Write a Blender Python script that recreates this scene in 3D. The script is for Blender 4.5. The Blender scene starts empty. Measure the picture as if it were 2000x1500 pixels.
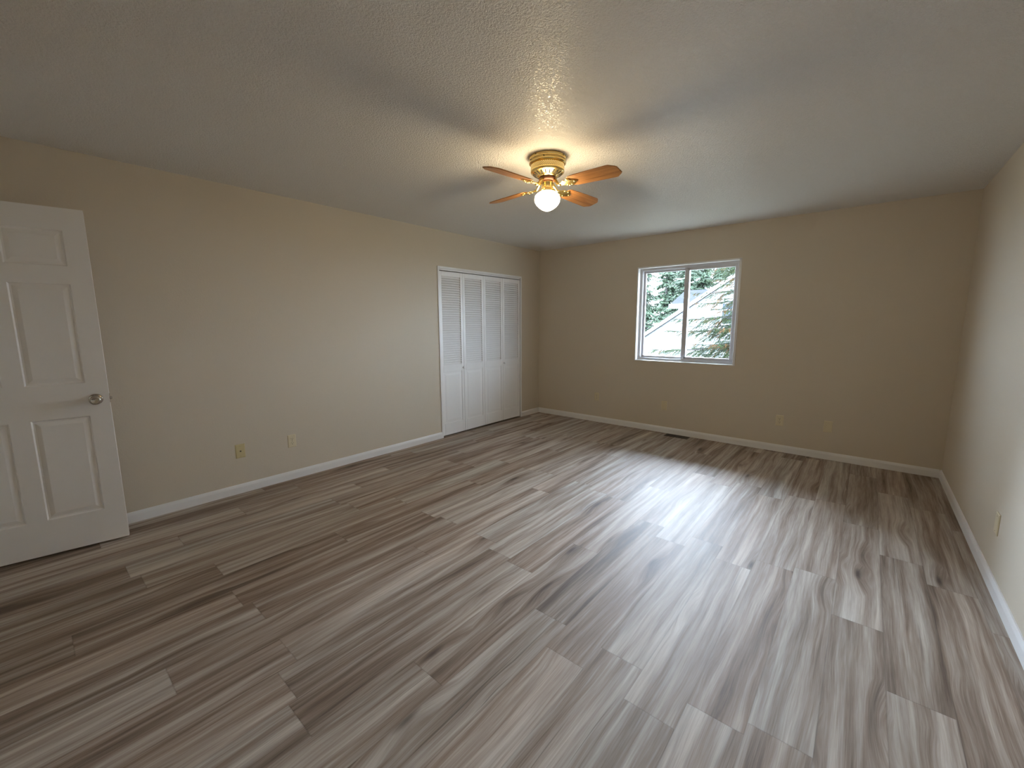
import bpy, bmesh, math, random
from mathutils import Vector, Matrix
random.seed(7)
S = bpy.context.scene
COL = S.collection
PI = math.pi
R = math.radians

# ------------------------------------------------------------------ camera
f_px = 815.07
yaw, pitch, roll = -0.7033, -0.1444, -0.0042
fw = Vector((math.sin(yaw)*math.cos(pitch), math.cos(yaw)*math.cos(pitch), math.sin(pitch)))
rt = Vector((math.cos(yaw), -math.sin(yaw), 0)); up = rt.cross(fw)
r2 = rt*math.cos(roll) + up*math.sin(roll); u2 = -rt*math.sin(roll) + up*math.cos(roll)
cam_d = bpy.data.cameras.new('camera'); cam = bpy.data.objects.new('camera', cam_d); COL.objects.link(cam)
cam_d.sensor_width = 36; cam_d.sensor_fit = 'HORIZONTAL'; cam_d.lens = f_px*36/2000
cam_d.clip_start = 0.02; cam_d.clip_end = 400
cam.matrix_world = Matrix(((r2.x, u2.x, -fw.x, 3.8434), (r2.y, u2.y, -fw.y, -5.1769), (r2.z, u2.z, -fw.z, 1.3806), (0, 0, 0, 1)))
S.camera = cam

# ------------------------------------------------------------------ world, exposure
W = bpy.data.worlds.new('overcast_sky'); S.world = W; W.use_nodes = True
bg = W.node_tree.nodes['Background']; bg.inputs[0].default_value = (0.69, 0.825, 1.0, 1); bg.inputs[1].default_value = 18.0
S.view_settings.view_transform = 'Standard'; S.view_settings.look = 'None'
S.view_settings.gamma = 1; S.view_settings.use_curve_mapping = False
S.view_settings.exposure = 0.62
LAMP = 53.0          # radiance of the ceiling lamp's glass globe
S.cycles.max_bounces = 12; S.cycles.diffuse_bounces = 8; S.cycles.glossy_bounces = 6; S.cycles.transparent_max_bounces = 24
S.cycles.sample_clamp_indirect = 6.0

# broad hazy sun behind thin cloud, low on the left beyond the window
SUN_AZ, SUN_EL, SUN_W, SUN_E = 17.0, 20.0, 48.0, 46.0
sd = bpy.data.lights.new('hazy_sun', 'SUN'); sd.energy = SUN_E; sd.angle = R(SUN_W); sd.color = (.66, .80, 1.0)
so = bpy.data.objects.new('hazy_sun', sd); COL.objects.link(so); so.location = (-12, 16, 14)
so.rotation_euler = Vector((math.sin(R(SUN_AZ))*math.cos(R(SUN_EL)), -math.cos(R(SUN_AZ))*math.cos(R(SUN_EL)), -math.sin(R(SUN_EL)))).to_track_quat('-Z', 'Y').to_euler()

# ------------------------------------------------------------------ node helper
class NT:
    def __init__(s, name):
        m = bpy.data.materials.new(name); m.use_nodes = True
        s.m = m; s.t = m.node_tree; s.n = s.t.nodes; s.l = s.t.links
        s.p = s.n['Principled BSDF']; s.out = s.n['Material Output']
    def put(s, sock, v):
        if isinstance(v, bpy.types.NodeSocket): s.l.new(v, sock)
        elif isinstance(v, (tuple, list)):
            v = tuple(v)
            if len(sock.default_value) == 4 and len(v) == 3: v += (1,)
            sock.default_value = v
        else: sock.default_value = v
    def node(s, typ, **kw):
        n = s.n.new(typ)
        for k, v in kw.items(): setattr(n, k, v)
        return n
    def math(s, op, a, b=None, c=None, clamp=False):
        n = s.node('ShaderNodeMath', operation=op, use_clamp=clamp)
        for i, v in enumerate((a, b, c)):
            if v is not None: s.put(n.inputs[i], v)
        return n.outputs[0]
    def coord(s, which='Object'): return s.node('ShaderNodeTexCoord').outputs[which]
    def sep(s, v): n = s.node('ShaderNodeSeparateXYZ'); s.put(n.inputs[0], v); return n.outputs
    def comb(s, x, y, z=0.0):
        n = s.node('ShaderNodeCombineXYZ')
        for i, v in enumerate((x, y, z)): s.put(n.inputs[i], v)
        return n.outputs[0]
    def noise(s, v, scale, detail=2, rough=.5, dist=0, out=0):
        n = s.node('ShaderNodeTexNoise'); s.put(n.inputs['Vector'], v)
        for k, x in (('Scale', scale), ('Detail', detail), ('Roughness', rough), ('Distortion', dist)): s.put(n.inputs[k], x)
        return n.outputs[out]
    def ramp(s, f, stops, interp='LINEAR'):
        n = s.node('ShaderNodeValToRGB'); n.color_ramp.interpolation = interp
        e = n.color_ramp.elements
        while len(e) < len(stops): e.new(.5)
        for el, (pos, c) in zip(e, stops):
            el.position = pos; el.color = (c, c, c, 1) if isinstance(c, (int, float)) else (*c, 1)
        s.put(n.inputs[0], f); return n.outputs[0]
    def mix(s, f, a, b, mode='MIX'):
        n = s.node('ShaderNodeMix', data_type='RGBA', blend_type=mode)
        s.put(n.inputs[0], f); s.put(n.inputs[6], a); s.put(n.inputs[7], b); return n.outputs[2]
    def bump(s, h, strength=.3, dist=.01):
        n = s.node('ShaderNodeBump'); s.put(n.inputs['Strength'], strength); s.put(n.inputs['Distance'], dist)
        s.put(n.inputs['Height'], h); s.l.new(n.outputs[0], s.p.inputs['Normal'])
    def set(s, color=None, rough=None, metal=None, spec=None):
        for k, v in (('Base Color', color), ('Roughness', rough), ('Metallic', metal), ('Specular IOR Level', spec)):
            if v is not None: s.put(s.p.inputs[k], v)
        return s

def plain(name, color, rough=.5, metal=0.0, spec=.5):
    t = NT(name).set(color, rough, metal, spec)
    v = t.noise(t.coord(), 9, 3)
    t.put(t.p.inputs['Roughness'], t.math('MULTIPLY_ADD', v, .12, rough - .06))
    return t.m

# ------------------------------------------------------------------ materials
def m_wall():
    t = NT('beige_wall_paint').set((.635, .565, .46), .62, spec=.28)
    v = t.coord()
    t.bump(t.noise(v, 95, 4, .6), .22, .004)
    return t.m
def m_ceiling():
    t = NT('textured_ceiling_paint').set((.89, .885, .868), .31, spec=.45)
    v = t.coord()
    a = t.noise(v, 105, 3, .55, .6)
    a = t.ramp(a, [(.40, 0.0), (.60, 1.0)])
    b = t.noise(v, 150, 2)
    h = t.math('MULTIPLY_ADD', b, .25, a)
    t.bump(h, .65, .0075)
    return t.m
def m_floor():
    t = NT('vinyl_plank_floor')
    x, y, z = t.sep(t.coord())
    w, L = .1855, 1.22
    xs = t.math('DIVIDE', t.math('ADD', x, .065), w)
    row = t.math('FLOOR', xs)
    wn = t.node('ShaderNodeTexWhiteNoise', noise_dimensions='1D'); t.put(wn.inputs['W'], row)
    ys = t.math('ADD', t.math('DIVIDE', y, L), t.math('MULTIPLY', wn.outputs[0], 7.31))
    col = t.math('FLOOR', ys)
    wid = t.node('ShaderNodeTexWhiteNoise', noise_dimensions='2D'); t.put(wid.inputs['Vector'], t.comb(row, col))
    rnd = wid.outputs[0]; rx, ry, rz = t.sep(wid.outputs[1])
    fx = t.math('FRACT', xs); fy = t.math('FRACT', ys)
    # each board is its own cut of the print
    ox = t.math('MULTIPLY_ADD', rx, 40.0, x); oy = t.math('MULTIPLY_ADD', ry, 30.0, y); oz = t.math('MULTIPLY', rz, 20.0)
    warp = t.noise(t.comb(t.math('MULTIPLY', ox, 4.5), t.math('MULTIPLY', oy, 1.05), oz), 1.0, 2, .5)
    wx = t.math('MULTIPLY_ADD', t.math('SUBTRACT', warp, .5), .06, ox)
    # knots: stretched cells that bend and darken the grain
    vo = t.node('ShaderNodeTexVoronoi', feature='F1'); t.put(vo.inputs['Scale'], 1.0)
    t.put(vo.inputs['Vector'], t.comb(t.math('MULTIPLY', wx, 7.5), t.math('MULTIPLY', oy, 1.7), oz))
    kr = t.sep(vo.outputs['Color'])[0]
    kd = vo.outputs['Distance']
    kmask = t.math('GREATER_THAN', kr, .42)
    knot = t.math('MULTIPLY', t.ramp(kd, [(.03, 1.0), (.13, .0)]), kmask)
    halo = t.math('MULTIPLY', t.ramp(kd, [(.04, 1.0), (.42, .0)]), kmask)
    wx = t.math('MULTIPLY_ADD', halo, .035, wx)
    band = t.noise(t.comb(t.math('MULTIPLY', wx, 19), t.math('MULTIPLY', oy, .75), oz), 1.0, 4, .55)
    mid = t.noise(t.comb(t.math('MULTIPLY', wx, 62), t.math('MULTIPLY', oy, 1.6), oz), 1.0, 4, .6)
    fine = t.noise(t.comb(t.math('MULTIPLY', wx, 260), t.math('MULTIPLY', oy, 7), oz), 1.0, 3, .6)
    tone = t.math('MULTIPLY_ADD', t.math('SUBTRACT', rnd, .5), .14, band)
    tone = t.math('MULTIPLY_ADD', t.math('SUBTRACT', mid, .5), .42, tone)
    tone = t.math('MULTIPLY_ADD', t.math('SUBTRACT', fine, .5), .28, tone)
    tone = t.math('MULTIPLY_ADD', halo, -.13, tone)
    c = t.ramp(tone, [(.24, (.13, .091, .068)), (.40, (.255, .194, .154)), (.50, (.345, .28, .235)), (.60, (.435, .372, .325)), (.76, (.60, .545, .495))])
    hue = t.mix(t.math('MULTIPLY_ADD', t.noise(t.comb(t.math('MULTIPLY', wx, 9), t.math('MULTIPLY', oy, .6), oz), 1.0, 2), .7, t.math('MULTIPLY', ry, .35)), (1.05, .95, .87), (.90, .985, 1.02))
    c = t.mix(1.0, c, hue, 'MULTIPLY')
    c = t.mix(t.math('MULTIPLY', knot, .75), c, (.050, .034, .026))
    crack = t.noise(t.comb(t.math('MULTIPLY', wx, 75), t.math('MULTIPLY', oy, .9), t.math('ADD', oz, 5.0)), 1.0, 2, .5)
    c = t.mix(t.math('MULTIPLY', t.ramp(crack, [(.70, 0.0), (.76, 1.0)]), .55), c, (.06, .045, .036))
    ex = t.math('MINIMUM', fx, t.math('SUBTRACT', 1.0, fx)); ey = t.math('MINIMUM', fy, t.math('SUBTRACT', 1.0, fy))
    sx = t.ramp(t.math('MULTIPLY', ex, w), [(.0006, 1.0), (.0018, 0.0)]); sy = t.ramp(t.math('MULTIPLY', ey, L), [(.0008, 1.0), (.002, 0.0)])
    seam = t.math('MAXIMUM', sx, sy)
    c = t.mix(t.math('MULTIPLY', seam, .26), c, (.05, .04, .033))
    t.put(t.p.inputs['Base Color'], c)
    t.put(t.p.inputs['Roughness'], t.math('MULTIPLY_ADD', mid, .16, .50))
    t.put(t.p.inputs['Specular IOR Level'], .23)
    h = t.math('MULTIPLY_ADD', seam, -.7, t.math('MULTIPLY_ADD', fine, .35, t.math('MULTIPLY', mid, .5)))
    t.bump(h, .22, .0016)
    return t.m
def m_blade():
    t = NT('oak_blade_veneer')
    x, y, z = t.sep(t.coord())
    g = t.noise(t.comb(t.math('MULTIPLY', x, 3.0), t.math('MULTIPLY', y, 70), z), 1.0, 4, .6, .4)
    c = t.ramp(g, [(.3, (.27, .115, .034)), (.5, (.44, .20, .065)), (.7, (.60, .31, .115))])
    t.set(c, .38); return t.m
def m_ring():
    t = NT('pierced_brass')
    u, v, _ = t.sep(t.coord('UV'))
    a = t.math('SINE', t.math('MULTIPLY', u, 2*PI*54)); b = t.math('SINE', t.math('MULTIPLY', v, 2*PI*2.6))
    hole = t.math('GREATER_THAN', t.math('MULTIPLY', a, b), .22)
    t.set(t.mix(hole, (.98, .78, .36), (.10, .07, .025)), .32)
    t.put(t.p.inputs['Metallic'], t.math('MULTIPLY_ADD', hole, -.7, 1.0))
    return t.m
def m_glass():
    t = NT('window_glass')
    tr = t.node('ShaderNodeBsdfTransparent'); tr.inputs[0].default_value = (.93, .96, .96, 1)
    gl = t.node('ShaderNodeBsdfGlossy'); gl.inputs['Roughness'].default_value = .01
    fr = t.node('ShaderNodeFresnel'); fr.inputs[0].default_value = 1.45
    mx = t.node('ShaderNodeMixShader')
    t.l.new(fr.outputs[0], mx.inputs[0]); t.l.new(tr.outputs[0], mx.inputs[1]); t.l.new(gl.outputs[0], mx.inputs[2])
    t.l.new(mx.outputs[0], t.out.inputs['Surface']); return t.m
def m_globe():
    t = NT('lit_opal_glass').set((.9, .87, .8), .25)
    t.p.inputs['Emission Color'].default_value = (1.0, .78, .47, 1); t.p.inputs['Emission Strength'].default_value = LAMP
    return t.m
def m_siding():
    t = NT('white_lap_siding')
    x, y, z = t.sep(t.coord())
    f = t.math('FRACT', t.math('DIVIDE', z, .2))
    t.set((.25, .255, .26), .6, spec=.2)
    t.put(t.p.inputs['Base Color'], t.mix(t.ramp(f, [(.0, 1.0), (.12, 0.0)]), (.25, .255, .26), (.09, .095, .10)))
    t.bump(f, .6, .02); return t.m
def m_shingle():
    t = NT('grey_shingles')
    v = t.coord()
    b = t.node('ShaderNodeTexBrick'); t.put(b.inputs['Vector'], v); b.offset = .5
    for k, x in (('Color1', (.016, .017, .021, 1)), ('Color2', (.021, .0225, .027, 1)), ('Mortar', (.008, .009, .011, 1))): b.inputs[k].default_value = x
    b.inputs['Scale'].default_value = 1.0; b.inputs['Brick Width'].default_value = .33; b.inputs['Row Height'].default_value = .16; b.inputs['Mortar Size'].default_value = .012
    t.set(b.outputs[0], .9, spec=.1); return t.m
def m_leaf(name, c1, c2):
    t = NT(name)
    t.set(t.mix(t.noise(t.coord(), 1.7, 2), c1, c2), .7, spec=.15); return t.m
def m_bark():
    t = NT('conifer_bark')
    x, y, z = t.sep(t.coord())
    t.set(t.ramp(t.noise(t.comb(t.math('MULTIPLY', x, 6), t.math('MULTIPLY', y, 6), z), 3, 4), [(.3, (.03, .027, .025)), (.7, (.075, .065, .06))]), .9); return t.m
def m_grass():
    t = NT('lawn'); t.set(t.ramp(t.noise(t.coord(), .8, 5), [(.3, (.17, .16, .125)), (.7, (.24, .225, .18))]), .9, spec=.1); return t.m

WALL = m_wall(); CEIL = m_ceiling(); FLOOR = m_floor()
WHITE = plain('white_trim_paint', (.82, .815, .81), .38)
DOORW = plain('white_door_paint', (.82, .805, .78), .42)
def m_bifold():
    t = NT('white_bifold_paint').set((.88, .875, .87), .42)
    t.bump(t.noise(t.coord(), 30, 3), .08, .003); return t.m
BIFOLD = m_bifold()
VINYL = plain('white_window_vinyl', (.56, .555, .58), .35)
IVORY = plain('ivory_plate_plastic', (.58, .485, .26), .35)
ALMOND = plain('almond_plate_plastic', (.70, .615, .43), .35)
DARK = plain('dark_slot', (.02, .017, .013), .6)
SCREW = plain('painted_screw', (.42, .35, .22), .3, .6)
NICKEL = plain('satin_nickel', (.50, .46, .41), .09, 1.0)
BRASS = plain('polished_brass', (1.0, .78, .32), .26, 1.0)
COPPER = plain('reddish_fan_hub', (.15, .06, .03), .45)
BLADE = m_blade(); RING = m_ring(); GLASS = m_glass(); GLOBE = m_globe()
SIDING = m_siding(); SHINGLE = m_shingle(); BARK = m_bark(); GRASS = m_grass()
FASCIA = plain('white_fascia', (.36, .365, .37), .5)
HGLASS = plain('dark_house_glass', (.025, .033, .043), .2, 0, .2)
REGM = plain('brown_register_metal', (.075, .055, .042), .45, .3)
SOFFIT = plain('soffit_board', (.55, .55, .54), .7)
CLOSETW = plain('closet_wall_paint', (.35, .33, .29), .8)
NEED1 = m_leaf('spruce_needles', (.022, .040, .020), (.055, .075, .026))
NEED2 = m_leaf('browned_needles', (.09, .052, .02), (.14, .078, .032))
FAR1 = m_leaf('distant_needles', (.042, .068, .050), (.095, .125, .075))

# ------------------------------------------------------------------ mesh helper
class MB:
    def __init__(s): s.b = bmesh.new(); s.mats = []; s.cur = 0; s.uv = None
    def mat(s, m):
        if m not in s.mats: s.mats.append(m)
        s.cur = s.mats.index(m); return s
    def _fin(s, faces):
        for f in faces: f.material_index = s.cur
        return faces
    def face(s, pts):
        s._fin([s.b.faces.new([s.b.verts.new(p) for p in pts])]); return s
    def box(s, a, b, bev=0.0, M=None):
        x0, y0, z0 = a; x1, y1, z1 = b
        v = [s.b.verts.new(p) for p in ((x0,y0,z0),(x1,y0,z0),(x1,y1,z0),(x0,y1,z0),(x0,y0,z1),(x1,y0,z1),(x1,y1,z1),(x0,y1,z1))]
        fs = [s.b.faces.new([v[i] for i in q]) for q in ((3,2,1,0),(4,5,6,7),(0,1,5,4),(1,2,6,5),(2,3,7,6),(3,0,4,7))]
        s._fin(fs)
        if bev > 0:
            ed = list({e for f in fs for e in f.edges})
            r = bmesh.ops.bevel(s.b, geom=ed, offset=bev, segments=2, profile=.5, affect='EDGES')
            s._fin(r['faces']); v = list({w for f in r['faces'] for w in f.verts} | {w for w in v if w.is_valid})
        if M is not None: bmesh.ops.transform(s.b, matrix=M, verts=[w for w in v if w.is_valid])
        return s
    def lathe(s, prof, n=40, M=None, cap=True, uv=False):
        rings = []
        for r, z in prof:
            rings.append([s.b.verts.new((r*math.cos(2*PI*i/n), r*math.sin(2*PI*i/n), z)) for i in range(n)])
        fs = []
        if uv: lay = s.b.loops.layers.uv.verify()
        for k in range(len(rings)-1):
            A, B = rings[k], rings[k+1]
            for i in range(n):
                j = (i+1) % n
                f = s.b.faces.new((A[i], A[j], B[j], B[i])); f.smooth = True; fs.append(f)
                if uv:
                    for lp, q in zip(f.loops, ((i, k), (i+1, k), (i+1, k+1), (i, k+1))): lp[lay].uv = (q[0]/n, q[1]/(len(rings)-1))
        if cap:
            if prof[0][0] > 1e-6: fs.append(s.b.faces.new(rings[0]))
            if prof[-1][0] > 1e-6: fs.append(s.b.faces.new(rings[-1]))
        s._fin(fs)
        if M is not None: bmesh.ops.transform(s.b, matrix=M, verts=[v for r in rings for v in r])
        return s
    def tube(s, pts, rad, n=8, cap=True):
        pts = [Vector(p) for p in pts]; rings = []
        rs = rad if isinstance(rad, (list, tuple)) else [rad]*len(pts)
        for i, p in enumerate(pts):
            d = (pts[min(i+1, len(pts)-1)] - pts[max(i-1, 0)]).normalized()
            a = d.orthogonal().normalized() if i == 0 else (a - d*a.dot(d)).normalized()
            b = d.cross(a)
            rings.append([s.b.verts.new(p + (a*math.cos(2*PI*k/n) + b*math.sin(2*PI*k/n))*rs[i]) for k in range(n)])
        fs = []
        for A, B in zip(rings, rings[1:]):
            for k in range(n):
                f = s.b.faces.new((A[k], A[(k+1) % n], B[(k+1) % n], B[k])); f.smooth = True; fs.append(f)
        if cap: fs += [s.b.faces.new(rings[0][::-1]), s.b.faces.new(rings[-1])]
        s._fin(fs); return s
    def prism(s, outline, z0, z1, M=None, bev=0.0):
        A = [s.b.verts.new((x, y, z0)) for x, y in outline]; B = [s.b.verts.new((x, y, z1)) for x, y in outline]
        n = len(A); fs = [s.b.faces.new(A[::-1]), s.b.faces.new(B)]
        for i in range(n): fs.append(s.b.faces.new((A[i], A[(i+1) % n], B[(i+1) % n], B[i])))
        s._fin(fs)
        vs = A + B
        if bev:
            r = bmesh.ops.bevel(s.b, geom=list({e for f in fs[:2] for e in f.edges}), offset=bev, segments=2, profile=.5, affect='EDGES')
            s._fin(r['faces']); vs = list({w for f in r['faces'] for w in f.verts} | {w for w in vs if w.is_valid})
        if M is not None: bmesh.ops.transform(s.b, matrix=M, verts=vs)
        return s
    def build(s, name, parent=None, loc=(0, 0, 0), fix=True):
        if fix: bmesh.ops.recalc_face_normals(s.b, faces=s.b.faces)
        me = bpy.data.meshes.new(name); s.b.to_mesh(me); s.b.free()
        for m in s.mats: me.materials.append(m)
        o = bpy.data.objects.new(name, me); o.location = loc; COL.objects.link(o)
        if parent is not None: o.parent = parent
        return o
def mb(m): return MB().mat(m)
def tag(o, label, cat, group=None, kind=None):
    o['label'] = label; o['category'] = cat
    if group: o['group'] = group
    if kind: o['kind'] = kind
    return o
def empty(name, loc=(0, 0, 0), rotz=0.0):
    o = bpy.data.objects.new(name, None); o.location = loc; o.rotation_euler = (0, 0, rotz); o.empty_display_size = .05; COL.objects.link(o); return o
def copy_thing(src, loc, rotz=None):
    r = src.copy(); COL.objects.link(r); r.location = loc
    if rotz is not None: r.rotation_euler = (0, 0, rotz)
    for ch in list(src.children):
        c = ch.copy(); COL.objects.link(c); c.parent = r
        for g in list(ch.children):
            d = g.copy(); COL.objects.link(d); d.parent = c
    return r
def struct(o, label, cat): return tag(o, label, cat, kind='structure')

# ------------------------------------------------------------------ room shell
RW, RL, H = 4.4523, 5.64, 2.44
CY1, CY2, CZ = -1.9683, -.4326, 2.038        # closet opening, outer edge of its frame
WX0, WX1, WZ0, WZ1 = 1.549, 2.731, .899, 2.072
DX0, DX1, DZ1 = .135, .93, 2.06              # doorway in the wall behind the camera
T = .16
struct(mb(FLOOR).box((-.0, -RL, -.06), (RW, 0, 0)).build('floor'), 'grey-brown wood-look vinyl plank floor of the empty room', 'floor')
struct(mb(CEIL).box((-T, -RL-T, H), (RW+T, T, H+.1)).build('ceiling'), 'off-white textured ceiling with the lit fan on it', 'ceiling')
w = mb(WALL)
fr = .004
w.box((-.12, -RL, 0), (0, CY1+fr, H)).box((-.12, CY2-fr, 0), (0, 0, H)).box((-.12, CY1+fr, CZ-fr), (0, CY2-fr, H))
struct(w.build('wall_left'), 'long beige left wall with the white louvered closet doors', 'wall')
w = mb(WALL)
w.box((-T, 0, 0), (WX0, .15, H)).box((WX1, 0, 0), (RW+T, .15, H)).box((WX0, 0, 0), (WX1, .15, WZ0)).box((WX0, 0, WZ1), (WX1, .15, H))
struct(w.build('wall_back'), 'beige far wall with the sliding window', 'wall')
struct(mb(WALL).box((RW, -RL-T, 0), (RW+T, 0, H)).build('wall_right'), 'beige right wall washed with daylight', 'wall')
w = mb(WALL)
w.box((-.12, -RL-.12, 0), (DX0, -RL, H)).box((DX1, -RL-.12, 0), (RW, -RL, H)).box((DX0, -RL-.12, DZ1), (DX1, -RL, H))
struct(w.build('wall_near'), 'beige wall behind the camera with the doorway', 'wall')
w = mb(WALL)
w.box((DX0-.3, -RL-1.2, 0), (DX1+.6, -RL-1.1, H)).box((DX0-.4, -RL-1.2, 0), (DX0-.3, -RL-.12, H)).box((DX1+.6, -RL-1.2, 0), (DX1+.7, -RL-.12, H)).box((DX0-.4, -RL-1.2, H), (DX1+.7, -RL-.12, H+.1)).mat(FLOOR).box((DX0-.4, -RL-1.2, -.06), (DX1+.7, -RL, 0))
struct(w.build('wall_hall'), 'short hallway beyond the open doorway behind the camera', 'wall')
w = mb(CLOSETW)
w.box((-.75, CY1-.25, 0), (-.70, CY2+.2, H)).box((-.75, CY1-.3, 0), (-.12, CY1-.25, H)).box((-.75, CY2+.2, 0), (-.12, CY2+.25, H)).box((-.75, CY1-.3, 2.3), (-.12, CY2+.25, 2.35)).mat(FLOOR).box((-.75, CY1-.3, -.06), (0, CY2+.25, 0))
struct(w.build('wall_closet'), 'dark closet interior behind the louvered doors', 'wall')

# baseboards: flat face with an eased, slightly stepped top
BH, BT = .076, .013
prof = [(0, 0), (BT, 0), (BT, BH*.70), (BT*.78, BH*.86), (BT*.45, BH), (0, BH)]
def baseboard(name, p0, p1, nrm, label):
    p0, p1, nrm = Vector(p0), Vector(p1), Vector(nrm)
    b = mb(WHITE)
    A = [b.b.verts.new(p0 + nrm*d + Vector((0, 0, z+.0005))) for d, z in prof]; B = [b.b.verts.new(p1 + nrm*d + Vector((0, 0, z+.0005))) for d, z in prof]
    n = len(prof)
    b._fin([b.b.faces.new(A), b.b.faces.new(B[::-1])] + [b.b.faces.new((A[i], A[(i+1) % n], B[(i+1) % n], B[i])) for i in range(n)])
    return struct(b.build(name), label, 'baseboard')
baseboard('baseboard_left', (0, -RL, 0), (0, CY1, 0), (1, 0, 0), 'long white baseboard along the left wall up to the closet')
baseboard('baseboard_corner', (0, CY2, 0), (0, 0, 0), (1, 0, 0), 'short white baseboard between the closet and the far corner')
baseboard('baseboard_back', (BT, 0, 0), (RW-BT, 0, 0), (0, -1, 0), 'white baseboard along the far wall under the window')
baseboard('baseboard_right', (RW, -RL, 0), (RW, 0, 0), (-1, 0, 0), 'white baseboard along the right wall')

# ------------------------------------------------------------------ closet frame and bifold doors
t = mb(WHITE); tw = .025
t.box((-.12, CY1, 0), (.010, CY1+tw, CZ), .002).box((-.12, CY2-tw, 0), (.010, CY2, CZ), .002).box((-.12, CY1+tw, CZ-tw), (.010, CY2-tw, CZ), .002)
t.box((-.060, CY1+tw, CZ-tw-.016), (-.004, CY2-tw, CZ-tw), .001)
struct(t.build('trim_1'), 'thin white frame and track around the closet doors', 'door frame')
def leaf(parent, y0, y1, knob_side=0):
    z0, z1, x0, x1 = .018, CZ-tw-.016-.009, -.036, -.006
    zl0, zl1, zp0, zp1 = .883, 1.932, .165, .797
    st = .036
    b = mb(BIFOLD)
    b.box((x0, y0, z0), (x1, y0+st, z1), .002).box((x0, y1-st, z0), (x1, y1, z1), .002)
    b.box((x0, y0+st, zl1), (x1, y1-st, z1), .0015).box((x0, y0+st, zp1), (x1, y1-st, zl0), .0015).box((x0, y0+st, z0), (x1, y1-st, zp0), .0015)
    o = b.build('leaf', parent)
    s = mb(BIFOLD); n = 38; dz = (zl1-zl0)/n
    for i in range(n):
        zc = zl0 + dz*(i+.5)
        M = Matrix.Translation((-.0175, 0, zc)) @ Matrix.Rotation(R(58), 4, 'Y')
        s.box((-.0147, y0+st-.002, -.0025), (.0147, y1-st+.002, .0025), .001, M)
    s.build('louver', o)
    # raised lower panel
    p = mb(BIFOLD)
    a, c = y0+st-.002, y1-st+.002
    p.box((-.030, a, zp0-.002), (-.011, c, zp1+.002))
    m = .018
    q = [(-.011, a+m, zp0+m), (-.011, c-m, zp0+m), (-.011, c-m, zp1-m), (-.011, a+m, zp1-m)]
    r = [(-.0085, a+2.3*m, zp0+2.3*m), (-.0085, c-2.3*m, zp0+2.3*m), (-.0085, c-2.3*m, zp1-2.3*m), (-.0085, a+2.3*m, zp1-2.3*m)]
    p.face(r)
    for i in range(4): p.face([q[i], q[(i+1) % 4], r[(i+1) % 4], r[i]])
    p.build('lower_panel', o)
    if knob_side:
        ky = y1-.018 if knob_side > 0 else y0+.018
        k = mb(WHITE).lathe([(.0, .030), (.009, .029), (.0145, .024), (.0155, .018), (.012, .011), (.0065, .006), (.0065, 0)], 24, Matrix.Translation((x1-.001, ky, .836)) @ Matrix.Rotation(R(90), 4, 'Y'))
        k.build('knob', o)
    return o
ya, yb = CY1+tw+.004, CY2-tw-.006
lw = (yb-ya)/4
d = empty('door_2', (0, ya, 0)); struct(d, 'left pair of white louvered bifold closet doors', 'door')
for o in (leaf(d, ya, ya+lw-.002, 1), leaf(d, ya+lw+.001, ya+2*lw-.0015)): o.location = (0, -ya, 0)
d = empty('door_3', (0, yb, 0)); struct(d, 'right pair of white louvered bifold closet doors by the corner', 'door')
for o in (leaf(d, ya+2*lw+.0015, ya+3*lw-.001), leaf(d, ya+3*lw+.002, yb, -1)): o.location = (0, -yb, 0)

# ------------------------------------------------------------------ open six-panel room door
A = Vector((.265, -4.844, 0)); ddir = Vector((-.16, -.987, 0)).normalized()
DW, DH, DT = .762, 2.030, .035
hinge = A + ddir*DW
# local frame: x along the door from the hinge to the free edge, y towards the room, z up
ang = math.atan2(-ddir.y, -ddir.x)
door = empty('door_1', (hinge.x, hinge.y, .0155), ang)
struct(door, 'open white six-panel room door at the left edge', 'door')
def door_face(b, ys, sgn):
    # recessed mouldings and raised fields, panel by panel; columns measured from the free edge
    cols = [(.095, .340), (.762-.340, .762-.095)]; rows = [(1.705, 1.905), (1.018, 1.602), (.212, .815)]
    xs = sorted({0, DW} | {DW-c for q in cols for c in q}); zs = sorted({0, DH} | {c for q in rows for c in q})
    pan = [((DW-c[1], DW-c[0]), r) for c in cols for r in rows]
    for i in range(len(xs)-1):
        for k in range(len(zs)-1):
            if any(abs(p[0][0]-xs[i]) < 1e-6 and abs(p[1][0]-zs[k]) < 1e-6 for p in pan): continue
            b.face([(xs[i], ys, zs[k]), (xs[i+1], ys, zs[k]), (xs[i+1], ys, zs[k+1]), (xs[i], ys, zs[k+1])])
    for (xa, xb), (za, zb) in pan:
        loops = []
        for ins, dep in ((0, 0), (.006, -.007), (.014, -.0075), (.036, -.0015)):
            loops.append([(xa+ins, ys+sgn*dep, za+ins), (xb-ins, ys+sgn*dep, za+ins), (xb-ins, ys+sgn*dep, zb-ins), (xa+ins, ys+sgn*dep, zb-ins)])
        for P, Q in zip(loops, loops[1:]):
            for i in range(4): b.face([P[i], P[(i+1) % 4], Q[(i+1) % 4], Q[i]])
        b.face(loops[-1])
b = mb(DOORW)
door_face(b, 0.0, -1); door_face(b, DT, 1)        # the room side is y = 0
for q in ([(0, 0, 0), (0, DT, 0), (0, DT, DH), (0, 0, DH)], [(DW, 0, 0), (DW, DT, 0), (DW, DT, DH), (DW, 0, DH)],
          [(0, 0, 0), (DW, 0, 0), (DW, DT, 0), (0, DT, 0)], [(0, 0, DH), (DW, 0, DH), (DW, DT, DH), (0, DT, DH)]): b.face(q)
bmesh.ops.remove_doubles(b.b, verts=b.b.verts, dist=1e-5)
b.build('slab', door)
kx, kz = DW-.060, .914
Mk = Matrix.Translation((kx, 0, kz)) @ Matrix.Rotation(R(90), 4, 'X')
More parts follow.
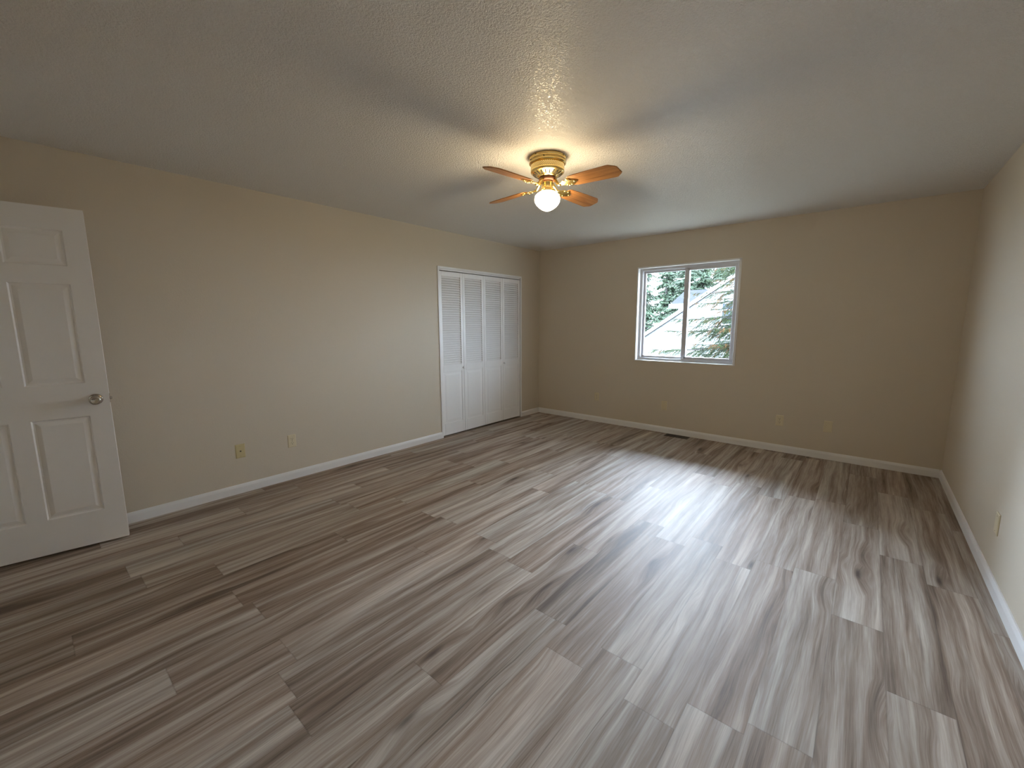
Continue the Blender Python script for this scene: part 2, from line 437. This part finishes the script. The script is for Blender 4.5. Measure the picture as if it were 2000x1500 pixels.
KNOB = [(.033, 0), (.033, .004), (.030, .009), (.016, .012), (.012, .018), (.0125, .026), (.019, .034), (.0265, .042), (.0285, .050), (.0265, .058), (.021, .0625), (.0175, .0625), (.012, .060), (.0, .0588)]
mb(NICKEL).lathe(KNOB, 36, Mk).build('door_handle', door)
Mk2 = Matrix.Translation((kx, DT, kz)) @ Matrix.Rotation(R(-90), 4, 'X')
mb(NICKEL).lathe([(r, z*.8) for r, z in KNOB], 36, Mk2).build('door_handle', door)
mb(NICKEL).box((DW-.001, DT/2-.012, kz-.028), (DW+.0012, DT/2+.012, kz+.028)).box((DW, DT/2-.006, kz-.008), (DW+.011, DT/2+.006, kz+.008), .002).build('latch', door)
for hz in (.20, 1.0, 1.82):
    h = mb(NICKEL).box((-.0015, .004, hz-.045), (.0, DT-.002, hz+.045))
    h.tube([(-.004, DT+.003, hz-.045), (-.004, DT+.003, hz+.045)], .005, 10).build('hinge', door)
# jamb and casing of that doorway (behind the camera)
t = mb(WHITE)
t.box((DX0-.06, -RL, 0), (DX0, -RL+.012, DZ1+.06), .002).box((DX1, -RL, 0), (DX1+.06, -RL+.012, DZ1+.06), .002).box((DX0, -RL, DZ1), (DX1, -RL+.012, DZ1+.06), .002)
struct(t.build('trim_2'), 'white casing around the doorway behind the camera', 'door frame')

# ------------------------------------------------------------------ window
win = empty('window_1', ((WX0+WX1)/2, .05, WZ0)); struct(win, 'white two-pane sliding window in the far wall', 'window')
def wpart(b, name, parent=win):
    o = b.build(name, parent); o.location = (-(WX0+WX1)/2, -.05, -WZ0) if parent is win else (0, 0, 0); return o
l = mb(WHITE); yd = .112; e = .0015
l.box((WX0-e, -.004, WZ0), (WX0+.013, yd, WZ1), .001).box((WX1-.020, -.004, WZ0), (WX1+e, yd, WZ1), .001).box((WX0, -.004, WZ1-.016), (WX1, yd, WZ1+e), .001).box((WX0-e, -.006, WZ0-.003), (WX1+e, yd, WZ0+.007), .001)
wpart(l, 'jamb_liner')
fx0, fx1, fz0, fz1 = WX0+.013, WX1-.020, WZ0+.007, WZ1-.016
f = mb(VINYL); fwid = .030; y0, y1 = .068, .148
f.box((fx0, y0, fz0), (fx0+fwid, y1, fz1), .002).box((fx1-fwid, y0, fz0), (fx1, y1, fz1), .002).box((fx0+fwid, y0, fz1-fwid), (fx1-fwid, y1, fz1), .002).box((fx0+fwid, y0, fz0), (fx1-fwid, y1, fz0+fwid), .002)
frame = wpart(f, 'window_frame')
xm = (fx0+fx1)/2
def sash(xa, xb, ya, yb, st, name, meet=None):
    za, zb = fz0+fwid-.006, fz1-fwid+.006
    b = mb(VINYL)
    b.box((xa, ya, za), (xa+(meet or st), yb, zb), .002).box((xb-st, ya, za), (xb, yb, zb), .002).box((xa+st, ya, zb-st), (xb-st, yb, zb), .002).box((xa+st, ya, za), (xb-st, yb, za+st), .002)
    o = wpart(b, name)
    mb(GLASS).face([(xa+st-.003, (ya+yb)/2, za+st-.003), (xb-st+.003, (ya+yb)/2, za+st-.003), (xb-st+.003, (ya+yb)/2, zb-st+.003), (xa+st-.003, (ya+yb)/2, zb-st+.003)]).build('pane', o)
    return o
sash(fx0+fwid-.006, xm+.022, .112, .140, .030, 'fixed_sash')
sl = sash(xm-.030, fx1-fwid+.006, .080, .108, .036, 'sliding_sash', .054)
mb(VINYL).box((xm-.030+.012, .074, 1.42), (xm-.030+.026, .081, 1.52), .002).build('sash_latch', sl)

# ------------------------------------------------------------------ wall plates
def M_wall(pos, nrm):
    # local: x along the wall, y out of the wall (towards the room), z up
    n = Vector(nrm); x = Vector((0, 0, 1)).cross(n) * -1
    return Matrix(((x.x, n.x, 0, pos[0]), (x.y, n.y, 0, pos[1]), (0, 0, 1, pos[2]), (0, 0, 0, 1)))
PW, PH = .0705, .1145
def plate_mesh(b, pw=PW, ph=PH):
    a, c = pw/2, ph/2
    L = [(-a, -c, 0, .0), (-a, -c, .0025, .0), (-a, -c, .006, .006)]
    loops = [[(sx*(a-i), y, sz*(c-i)) for sx, sz in ((-1, -1), (1, -1), (1, 1), (-1, 1))] for _, _, y, i in L]
    for P, Q in zip(loops, loops[1:]):
        for i in range(4): b.face([P[i], P[(i+1) % 4], Q[(i+1) % 4], Q[i]])
    b.face(loops[-1]); b.face(loops[0])
    bmesh.ops.remove_doubles(b.b, verts=b.b.verts, dist=1e-6)
    return b
MY = Matrix.Rotation(R(-90), 4, 'X')     # lathe axis z -> +y
def screw(parent, z, y=.006, m=SCREW):
    return mb(m).lathe([(.0034, 0), (.0034, .0006), (.0022, .0013), (0, .0014)], 14, Matrix.Translation((0, y-.0001, z)) @ MY).mat(DARK).box((-.0026, y+.0010, z-.0004), (.0026, y+.0016, z+.0004)).build('screw', parent)
def place(o, pos, nrm):
    o.matrix_world = M_wall(pos, nrm); return o
def make_outlet(mat):
    o = empty('wall_outlet')
    plate_mesh(mb(mat)).build('cover_plate', o)
    for zc in (.0195, -.0195):
        b = mb(mat)
        out = []
        for i in range(28):
            an = 2*PI*i/28; px, pz = .0172*math.cos(an), .0172*math.sin(an)
            out.append((px, max(-.0140, min(.0140, pz))))
        b.prism(out, 0, .0022, Matrix.Translation((0, .0058, zc)) @ MY @ Matrix.Scale(-1, 4, (0, 1, 0)), .0004)
        b.mat(DARK).box((-.0078, .0078, zc+.0005), (-.0054, .0083, zc+.0092)).box((.0054, .0078, zc+.0018), (.0076, .0083, zc+.0088))
        b.lathe([(.0029, 0), (.0029, .0004), (0, .0004)], 12, Matrix.Translation((0, .0079, zc-.0070)) @ MY)
        b.build('receptacle', o)
    screw(o, 0.0, .006)
    return o
def make_blank(name, mat, screws=True):
    o = empty(name); plate_mesh(mb(mat)).build('cover_plate', o)
    if screws: screw(o, .0405, .006, mat); screw(o, -.0405, .006, mat)
    return o
zc = .349
NL, NB, NR = (1, 0, 0), (0, -1, 0), (-1, 0, 0)
o = tag(make_outlet(ALMOND), 'almond duplex outlet on the left wall, right of the cable plate', 'outlet', 'duplex wall outlets'); place(o, (0, -3.690, .349), NL)
c = copy_thing(o, (0, 0, 0)); c.name = 'wall_outlet'; place(c, (1.015, 0, .357), NB); tag(c, 'duplex outlet on the far wall nearest the closet corner, left of the window', 'outlet', 'duplex wall outlets')
c = copy_thing(o, (0, 0, 0)); place(c, (3.206, 0, .341), NB); tag(c, 'duplex outlet on the far wall to the right of the window', 'outlet', 'duplex wall outlets')
k = make_blank('cable_plate', IVORY); place(k, (0, -4.095, .353), NL); tag(k, 'yellowed ivory cable jack plate with one dark hole, nearest the room door', 'wall plate')
mb(SCREW).lathe([(.0075, 0), (.0075, .0016), (.0055, .0022), (.0055, .005), (.0034, .005), (.0034, .003), (0, .003)], 18, Matrix.Translation((0, .0058, 0)) @ MY).mat(DARK).lathe([(.0046, .0051), (0, .0052)], 14, Matrix.Translation((0, .0058, 0)) @ MY, cap=False).build('coaxial_jack', k)
c = make_blank('blank_plate', ALMOND); place(c, (1.966, 0, .348), NB); tag(c, 'blank almond wall plate directly under the window', 'wall plate', 'blank wall plates')
c2 = copy_thing(c, (0, 0, 0)); place(c2, (3.620, 0, .338), NB); tag(c2, 'blank almond wall plate nearest the dark right corner of the far wall', 'wall plate', 'blank wall plates')
c3 = copy_thing(c, (0, 0, 0)); place(c3, (RW, -1.963, .331), NR); tag(c3, 'almond wall plate seen almost edge-on on the right wall', 'wall plate', 'blank wall plates')

# ------------------------------------------------------------------ floor register
rg = empty('floor_register', (2.17, -.085, .0004)); tag(rg, 'dark brown floor vent set in the floor under the window', 'floor vent')
b = mb(REGM); a, c = .140, .058
b.box((-a, -c, 0), (a, -c+.012, .004), .001).box((-a, c-.012, 0), (a, c, .004), .001).box((-a, -c+.012, 0), (-a+.014, c-.012, .004), .001).box((a-.014, -c+.012, 0), (a, c-.012, .004), .001)
b.build('frame', rg)
b = mb(DARK).box((-a+.013, -c+.011, 0), (a-.013, c-.011, .0008)); b.build('duct_opening', rg)
b = mb(REGM)
for i in range(22):
    x = -a+.022+i*(2*a-.044)/21
    b.box((x-.0022, -c+.012, .0010), (x+.0022, c-.012, .0035))
b.box((-a+.014, -.003, .0012), (a-.014, .003, .0037)); b.build('grille', rg)

# ------------------------------------------------------------------ ceiling fan
FX, FY = 2.162, -2.829
fan = empty('ceiling_fan', (FX, FY, H)); tag(fan, 'brass ceiling fan with four oak blades and a lit globe', 'ceiling fan')
mb(BRASS).lathe([(.112, 0), (.1165, -.002), (.1165, -.012), (.1145, -.014), (.1145, -.020), (.1165, -.022), (.1165, -.034), (.119, -.036), (.119, -.041), (.113, -.046), (.104, -.047)], 64).build('mounting_canopy', fan)
for i in range(7):
    an = R(-150 + i*28) if i < 4 else R(-95 + i*25)
    mb(DARK).lathe([(.0032, 0), (.0032, .0016), (0, .0022)], 10, Matrix.Translation((.1163*math.cos(an), .1163*math.sin(an), -.008 - .018*(i % 2))) @ Matrix.Rotation(an, 4, 'Z') @ Matrix.Rotation(R(90), 4, 'Y')).build('canopy_screw', fan)
mh = mb(BRASS).lathe([(.104, -.047), (.108, -.049), (.1085, -.053)], 64, cap=False).lathe([(.1085, -.080), (.109, -.083), (.109, -.092), (.106, -.096), (.100, -.0985), (.062, -.118), (.060, -.122), (.0, -.123)], 64, cap=False).build('motor_housing', fan)
mb(RING).lathe([(.1085, -.053), (.1085, -.0665), (.1085, -.080)], 64, cap=False, uv=True).build('pierced_band', mh)
s = mb(DARK)
for i in range(20):
    an = 2*PI*(i+.5)/20
    rad = lambda t: .100 + (.062-.100)*t
    zz = lambda t: -.0985 + (-.118+.0985)*t
    s.tube([((rad(t))*math.cos(an), (rad(t))*math.sin(an), zz(t)-.0004) for t in (.12, .3, .5, .7, .85)], [.0028, .0044, .0044, .0040, .0026], 8)
s.build('vent_slots', mh)
mb(COPPER).lathe([(.052, -.122), (.056, -.126), (.056, -.140), (.050, -.146), (.038, -.148), (0, -.148)], 48).build('flywheel', fan)
# switch housing with flutes, then the globe fitter
b = mb(BRASS).lathe([(.030, -.147), (.036, -.150), (.0385, -.154), (.0385, -.158), (.037, -.160), (.037, -.190), (.0385, -.192), (.0400, -.196)], 48)
b.build('switch_housing', fan)
ft = mb(BRASS).lathe([(.038, -.195), (.046, -.197), (.0525, -.200), (.0545, -.204), (.0545, -.214), (.053, -.216), (.050, -.216)], 48).build('globe_fitter', fan)
for i in range(3):
    an = R(35 + 120*i)
    mb(BRASS).tube([(.0545*math.cos(an), .0545*math.sin(an), -.209), (.064*math.cos(an), .064*math.sin(an), -.209)], .0022, 8).tube([(.064*math.cos(an), .064*math.sin(an), -.209), (.069*math.cos(an), .069*math.sin(an), -.209)], .0045, 10).build('thumbscrew', ft)
mb(GLOBE).lathe([(.047, -.205), (.0475, -.214), (.056, -.219), (.069, -.226), (.078, -.236), (.082, -.248), (.082, -.264), (.079, -.277), (.070, -.291), (.056, -.305), (.040, -.317), (.022, -.326), (.008, -.330), (0, -.3305)], 56, cap=False).build('globe', fan)
# pull chain with brass bell
b = mb(BRASS)
an = R(-75)
px, py = .040*math.cos(an), .040*math.sin(an)
b.tube([(px*.9, py*.9, -.176), (px*1.2, py*1.2, -.178), (px*1.32, py*1.32, -.184), (px*1.32, py*1.32, -.194)], .0012, 6).lathe([(0, 0), (.0035, -.002), (.0042, -.010), (.002, -.013), (0, -.013)], 12, Matrix.Translation((px*1.32, py*1.32, -.193)))
b.build('pull_chain', fan)
R0, R1 = .175, .532
BZ, PITCH = -.176, R(-13)
def blade_outline():
    half = [(R0, .026), (R0+.006, .040), (R0+.020, .050), (R0+.045, .0545), (R0+.16, .0600), (R1-.055, .0640), (R1-.040, .0630), (R1-.008, .0400), (R1, .0300)]
    return [(x, -y) for x, y in half] + [(x, y) for x, y in half[::-1]]
def make_blade():
    b = mb(BLADE).prism(blade_outline(), -.003, .003, None, .0012)
    o = b.build('blade', fan)
    a = mb(BRASS)
    # blade iron: scrolled leaf under the blade root, neck rising to the flywheel
    leafo = [(.108, -.010), (.128, -.014), (.148, -.030), (.166, -.026), (.178, -.040), (.196, -.036), (.200, -.022), (.222, -.018), (.236, -.005)]
    out = leafo + [(x, -y) for x, y in leafo[::-1]]
    a.prism(out, -.0085, -.0035, None, .0012)
    a.tube([(.112, 0, -.006), (.098, 0, -.006), (.084, 0, .004), (.068, 0, .020), (.052, 0, .036)], [.009, .009, .0085, .0095, .0105], 10)
    for sx, sy in ((.158, -.020), (.158, .020)):
        a.tube([(sx+.012*math.cos(q)*(1-i*.06), sy*1.2+.009*math.sin(q)*(1-i*.06), -.0085) for i, q in enumerate([k*.7 for k in range(9)])], .0028, 6)
    for sx, sy in ((.186, -.026), (.186, .026), (.222, 0)):
        a.lathe([(.0055, 0), (.0055, -.0018), (.003, -.0034), (0, -.0036)], 14, Matrix.Translation((sx, sy, -.0084)))
    a.build('blade_arm', o)
    return o
TH = R(-94.85)
proto = make_blade()
for k in range(4):
    if k == 0: o = proto
    else:
        o = proto.copy(); COL.objects.link(o); o.parent = fan
        g = proto.children[0].copy(); COL.objects.link(g); g.parent = o
    th = TH + k*PI/2
    M = Matrix.Rotation(th, 4, 'Z') @ Matrix.Translation((0, 0, BZ)) @ Matrix.Rotation((.020, .050, .020, .004)[k], 4, 'Y') @ Matrix.Rotation(PITCH, 4, 'X')
    o.matrix_basis = M

# ------------------------------------------------------------------ outdoors
GZ = -3.0
struct(mb(GRASS).box((-60, .3, GZ-.3), (60, 90, GZ)).build('ground'), 'lawn outside below the window', 'ground')
struct(mb(SOFFIT).box((-2, .15, 2.46), (8, 1.50, 2.62)).mat(FASCIA).box((-2, 1.50, 2.40), (8, 1.53, 2.66)).build('trim_3'), 'roof overhang above the window outside', 'eaves')
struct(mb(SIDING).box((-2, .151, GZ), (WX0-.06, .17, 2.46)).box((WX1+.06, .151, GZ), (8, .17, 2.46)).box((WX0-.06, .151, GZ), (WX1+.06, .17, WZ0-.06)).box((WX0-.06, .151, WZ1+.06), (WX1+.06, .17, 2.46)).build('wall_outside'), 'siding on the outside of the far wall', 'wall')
# white gabled house next door
HY = 14.0
sl = .665; xl, zl = -9.0, .70 + .665*(-9.0+4.206); xp = 1.6; zp = .70 + sl*(xp+4.206); xr = 2*xp - xl
house = empty('house', (xp, HY, GZ)); tag(house, 'white-sided gabled house next door seen through the window', 'house')
def hp(b, name, parent=house):
    o = b.build(name, parent); o.location = (-xp, -HY, -GZ) if parent is house else (0, 0, 0); return o
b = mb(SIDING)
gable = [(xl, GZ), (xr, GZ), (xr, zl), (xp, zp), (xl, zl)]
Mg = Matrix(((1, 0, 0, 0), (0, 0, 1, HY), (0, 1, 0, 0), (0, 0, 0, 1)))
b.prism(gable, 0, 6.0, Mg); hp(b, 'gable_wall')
def slab(b, x0, z0, x1, z1, y0, y1, th):
    nx, nz = -(z1-z0), (x1-x0); l = math.hypot(nx, nz); nx, nz = nx/l*th, nz/l*th
    P = [(x0, z0), (x1, z1), (x1+nx, z1+nz), (x0+nx, z0+nz)]
    b.prism(P, y0, y1, Matrix(((1, 0, 0, 0), (0, 0, 1, 0), (0, 1, 0, 0), (0, 0, 0, 1))))
b = mb(SHINGLE)
slab(b, xl-.5, zl-.5*sl, xp, zp, HY-.30, HY+6.2, .10); slab(b, xp, zp, xr+.5, zl-.5*sl, HY-.30, HY+6.2, .10); hp(b, 'roof')
b = mb(FASCIA)
slab(b, xl-.5, zl-.5*sl-.03, xp, zp-.03, HY-.34, HY-.30, .14); slab(b, xp, zp-.03, xr+.5, zl-.5*sl-.03, HY-.34, HY-.30, .14)
slab(b, xl-.5, zl-.5*sl-.14, xp, zp-.14, HY-.03, HY, .06); slab(b, xp, zp-.14, xr+.5, zl-.5*sl-.14, HY-.03, HY, .06); hp(b, 'rake_board')
# house window
b = mb(FASCIA); hx0, hx1, hz0, hz1 = -.95, .25, 1.25, 2.22
for q in (((hx0, HY-.05, hz0), (hx0+.07, HY-.005, hz1)), ((hx1-.07, HY-.05, hz0), (hx1, HY-.005, hz1)), ((hx0, HY-.05, hz1-.07), (hx1, HY-.005, hz1)), ((hx0, HY-.05, hz0), (hx1, HY-.005, hz0+.07)), ((hx0, HY-.04, 1.86), (hx1, HY-.005, 1.91))): b.box(*q)
hw = hp(b, 'house_window')
mb(HGLASS).box((hx0+.05, HY-.02, hz0+.05), (hx1-.05, HY-.004, hz1-.05)).build('house_pane', hw)
# grey-roofed dormer behind the rake
dm = mb(SIDING)
dx0, dx1, dzb, dz, dy = -4.05, 1.0, 0.2, 2.30, 17.2
dm.box((dx0+.25, dy, dzb), (dx1, dy+3, dz)); hp(dm, 'wing_wall')
dr = mb(SHINGLE)
dr.face([(dx0-.1, dy-.3, dz), (dx1, dy-.3, dz), (dx1, dy+1.6, dz+.82), (dx0+.05, dy+1.6, dz+.82)])
dr.face([(dx0-.1, dy-.3, dz), (dx0+.05, dy+1.6, dz+.82), (dx0+.05, dy+1.7, dz+.82), (dx0-.1, dy+3.4, dz)])
dr.face([(dx0+.05, dy+1.6, dz+.82), (dx1, dy+1.6, dz+.82), (dx1, dy+3.4, dz), (dx0-.1, dy+3.4, dz)])
dr.face([(dx0-.1, dy-.3, dz), (dx0-.1, dy+3.4, dz), (dx1, dy+3.4, dz), (dx1, dy-.3, dz)]); hp(dr, 'wing_roof')
df = mb(FASCIA).box((dx0-.12, dy-.34, dz-.20), (dx1, dy-.30, dz+.03)).box((dx0-.12, dy-.30, dz-.04), (dx1, dy, dz)); hp(df, 'wing_fascia')

# conifers
def needle_twig(b, p0, d, length, dens, nl, nw, rnd):
    d = d.normalized(); s = d.orthogonal().normalized(); t = d.cross(s)
    n = max(3, int(length*dens))
    for i in range(n):
        f = (i + rnd.random())/n; p = p0 + d*length*f
        a = rnd.random()*2*PI; out = s*math.cos(a) + t*math.sin(a)
        tip = p + (out*.8 + d*.75).normalized()*nl*(1.05 - .35*f)
        side = out.cross(d)*nw
        b._fin([b.b.faces.new([b.b.verts.new(p-side), b.b.verts.new(p+side), b.b.verts.new(tip)])])
def spruce_branch(nb, wb, base, yawa, length, droop, rnd, tan):
    # main limb droops then lifts at the tip; side shoots hang from it
    d0 = Vector((math.cos(yawa), math.sin(yawa), 0)); side = Vector((-d0.y, d0.x, 0))
    pts = []
    for i in range(9):
        f = i/8
        pts.append(base + d0*length*f + Vector((0, 0, -droop*length*(f - .45*f*f*f))) + side*length*.03*math.sin(f*5 + yawa*7))
    wb.tube(pts, [max(.004, .020*(1-i/8.5)*length/1.6) for i in range(9)], 6)
    n = int(length*15)
    for i in range(2, n):
        f = i/n; k = min(7, int(f*8)); p = pts[k].lerp(pts[k+1], f*8-k)
        for sg in (-1, 1):
            if rnd.random() < .12: continue
            l = length*(.30*(1-f) + .085)*rnd.uniform(.6, 1.15)
            dr = (side*sg*rnd.uniform(.7, 1.0) + d0*rnd.uniform(.5, .95) + Vector((0, 0, rnd.uniform(-.75, .05)))).normalized()
            wb.tube([p, p+dr*l], [.0035, .0015], 4, cap=False)
            nb.mat(NEED2 if rnd.random() < tan else NEED1)
            needle_twig(nb, p, dr, l*1.04, 270, .027, .0034, rnd)
            m = int(l*15)
            for q in range(m):
                pp = p + dr*l*(q+1)/(m+1)
                d3 = (dr*rnd.uniform(.6, 1) + side*rnd.uniform(-.5, .5) + Vector((0, 0, rnd.uniform(-.9, .1)))).normalized()
                needle_twig(nb, pp, d3, l*rnd.uniform(.3, .55), 270, .025, .0034, rnd)
    nb.mat(NEED1); needle_twig(nb, pts[7], pts[8]-pts[7], length*.16, 270, .028, .0034, rnd)
rnd = random.Random(11)
sx, sy = 2.55, 4.8
spr = empty('spruce_tree', (sx, sy, GZ)); tag(spr, 'near green spruce with browning branches in front of the right window pane', 'tree')
tb = mb(BARK).tube([(0, 0, 0), (.02, 0, 3), (0, .03, 5), (0, 0, 7.5), (0, 0, 9.5)], [.15, .13, .10, .06, .015], 12); tb.build('trunk', spr)
nb = MB().mat(NEED1); nb.mat(NEED2); wb = mb(BARK)
def branch_to(tip, droop, tan):
    d = Vector((tip[0]-sx, tip[1]-sy, 0)); L = d.length
    spruce_branch(nb, wb, Vector((0, 0, tip[2]-GZ + .55*droop*L)), math.atan2(d.y, d.x), L, droop, rnd, tan)
for tip, droop, tan in (((.48, 4.2, 1.20), .16, .05), ((.54, 4.3, 1.46), .22, .10), ((.05, 4.2, .78), .22, .05), ((1.00, 4.2, .92), .20, .25), ((.95, 4.0, 1.30), .22, .15),
                        ((1.22, 3.9, 1.48), .12, .10), ((.94, 4.2, 2.0), .16, .45), ((.88, 4.6, 1.80), .18, .35), ((1.23, 4.2, 2.27), .2, .3), ((1.40, 3.8, .94), .22, .45),
                        ((1.50, 4.0, .66), .2, .3), ((1.52, 3.7, 1.27), .25, .6), ((1.36, 4.1, 1.86), .15, .4), ((1.45, 4.0, 2.5), .2, .3), ((1.58, 3.9, 1.62), .2, .35), ((1.62, 4.1, 1.06), .24, .5), ((1.50, 3.8, 2.12), .18, .35), ((1.30, 4.3, 1.66), .2, .4), ((1.15, 4.1, .72), .2, .3), ((1.32, 4.3, 1.12), .2, .5), ((1.2, 4.2, 2.48), .2, .2), ((1.08, 4.4, 2.68), .2, .2)):
    branch_to(tip, droop, tan)
for z, L in [(2.6, 1.7), (3.3, 1.6), (4.1, 1.5), (4.9, 1.5), (5.6, 1.4), (6.3, 1.2), (7.1, 1.0), (8.0, .75), (8.8, .45)]:
    a0 = rnd.uniform(-.9, -.3)
    for i in range(5):                      # the other sides of the tree
        a = a0 + (PI*1.25)*i/5 + rnd.uniform(-.2, .2)
        spruce_branch(nb, wb, Vector((0, 0, z + rnd.uniform(-.1, .1))), a, L*rnd.uniform(.85, 1.08), rnd.uniform(.10, .30), rnd, .22)
    if z > 5.2:
        spruce_branch(nb, wb, Vector((0, 0, z)), PI + rnd.uniform(-.3, .3), L, .2, rnd, .2); spruce_branch(nb, wb, Vector((0, 0, z+.2)), -2.2 + rnd.uniform(-.3, .3), L, .2, rnd, .2)
nb.build('foliage', spr, fix=False); wb.build('branches', spr)

def far_tree_mesh(h, rad, seed, bare=.18):
    r = random.Random(seed); nb = mb(FAR1); wb = mb(BARK)
    wb.tube([(0, 0, 0), (.05, 0, h*.4), (0, .04, h*.75), (0, 0, h)], [h*.018, h*.013, h*.007, .01], 9)
    z = h*bare
    while z < h*.985:
        f = (z/h-bare)/(1-bare); f = max(0.0, f); L0 = rad*(1-f**2.2)**.7
        for i in range(9 if f < .7 else 5):
            a = r.uniform(0, 2*PI); L = L0*r.uniform(.55, 1.1); d0 = Vector((math.cos(a), math.sin(a), 0)); side = Vector((-d0.y, d0.x, 0))
            base = Vector((0, 0, z + r.uniform(-.2, .2)))
            tip = base + d0*L + Vector((0, 0, -.22*L))
            wb.tube([base, base.lerp(tip, .5) + Vector((0, 0, .03*L)), tip], [.03, .018, .006], 4, cap=False)
            m = max(5, int(L*9))
            for k in range(m):
                g = (k+.6)/m; p = base.lerp(tip, g)
                for sg in (-1, 1):
                    l = L*(.36*(1-g)+.11)*r.uniform(.6, 1.2)
                    dd = (side*sg + d0*r.uniform(.3, 1) + Vector((0, 0, r.uniform(-.6, .15)))).normalized()
                    for q in range(4):
                        pp = p + dd*l*q/4.0; w = l*.24*r.uniform(.6, 1.3)
                        d3 = (dd + Vector((r.uniform(-.5, .5), r.uniform(-.5, .5), r.uniform(-.8, .1)))).normalized(); sd = d3.cross(Vector((r.uniform(-1, 1), r.uniform(-1, 1), 1))).normalized()*w
                        nb._fin([nb.b.faces.new([nb.b.verts.new(pp-sd*.4), nb.b.verts.new(pp+d3*l*.55), nb.b.verts.new(pp+sd)])])
        z += h*.022 + .12*r.random()
    return nb, wb
def far_tree(label, x, y, h, rad, seed, bare=.12):
    o = empty('conifer_tree', (x, y, GZ)); tag(o, label, 'tree', 'conifers beyond the house')
    nb, wb = far_tree_mesh(h, rad, seed, bare); nb.build('foliage', o, fix=False); wb.build('trunk', o)
    return o
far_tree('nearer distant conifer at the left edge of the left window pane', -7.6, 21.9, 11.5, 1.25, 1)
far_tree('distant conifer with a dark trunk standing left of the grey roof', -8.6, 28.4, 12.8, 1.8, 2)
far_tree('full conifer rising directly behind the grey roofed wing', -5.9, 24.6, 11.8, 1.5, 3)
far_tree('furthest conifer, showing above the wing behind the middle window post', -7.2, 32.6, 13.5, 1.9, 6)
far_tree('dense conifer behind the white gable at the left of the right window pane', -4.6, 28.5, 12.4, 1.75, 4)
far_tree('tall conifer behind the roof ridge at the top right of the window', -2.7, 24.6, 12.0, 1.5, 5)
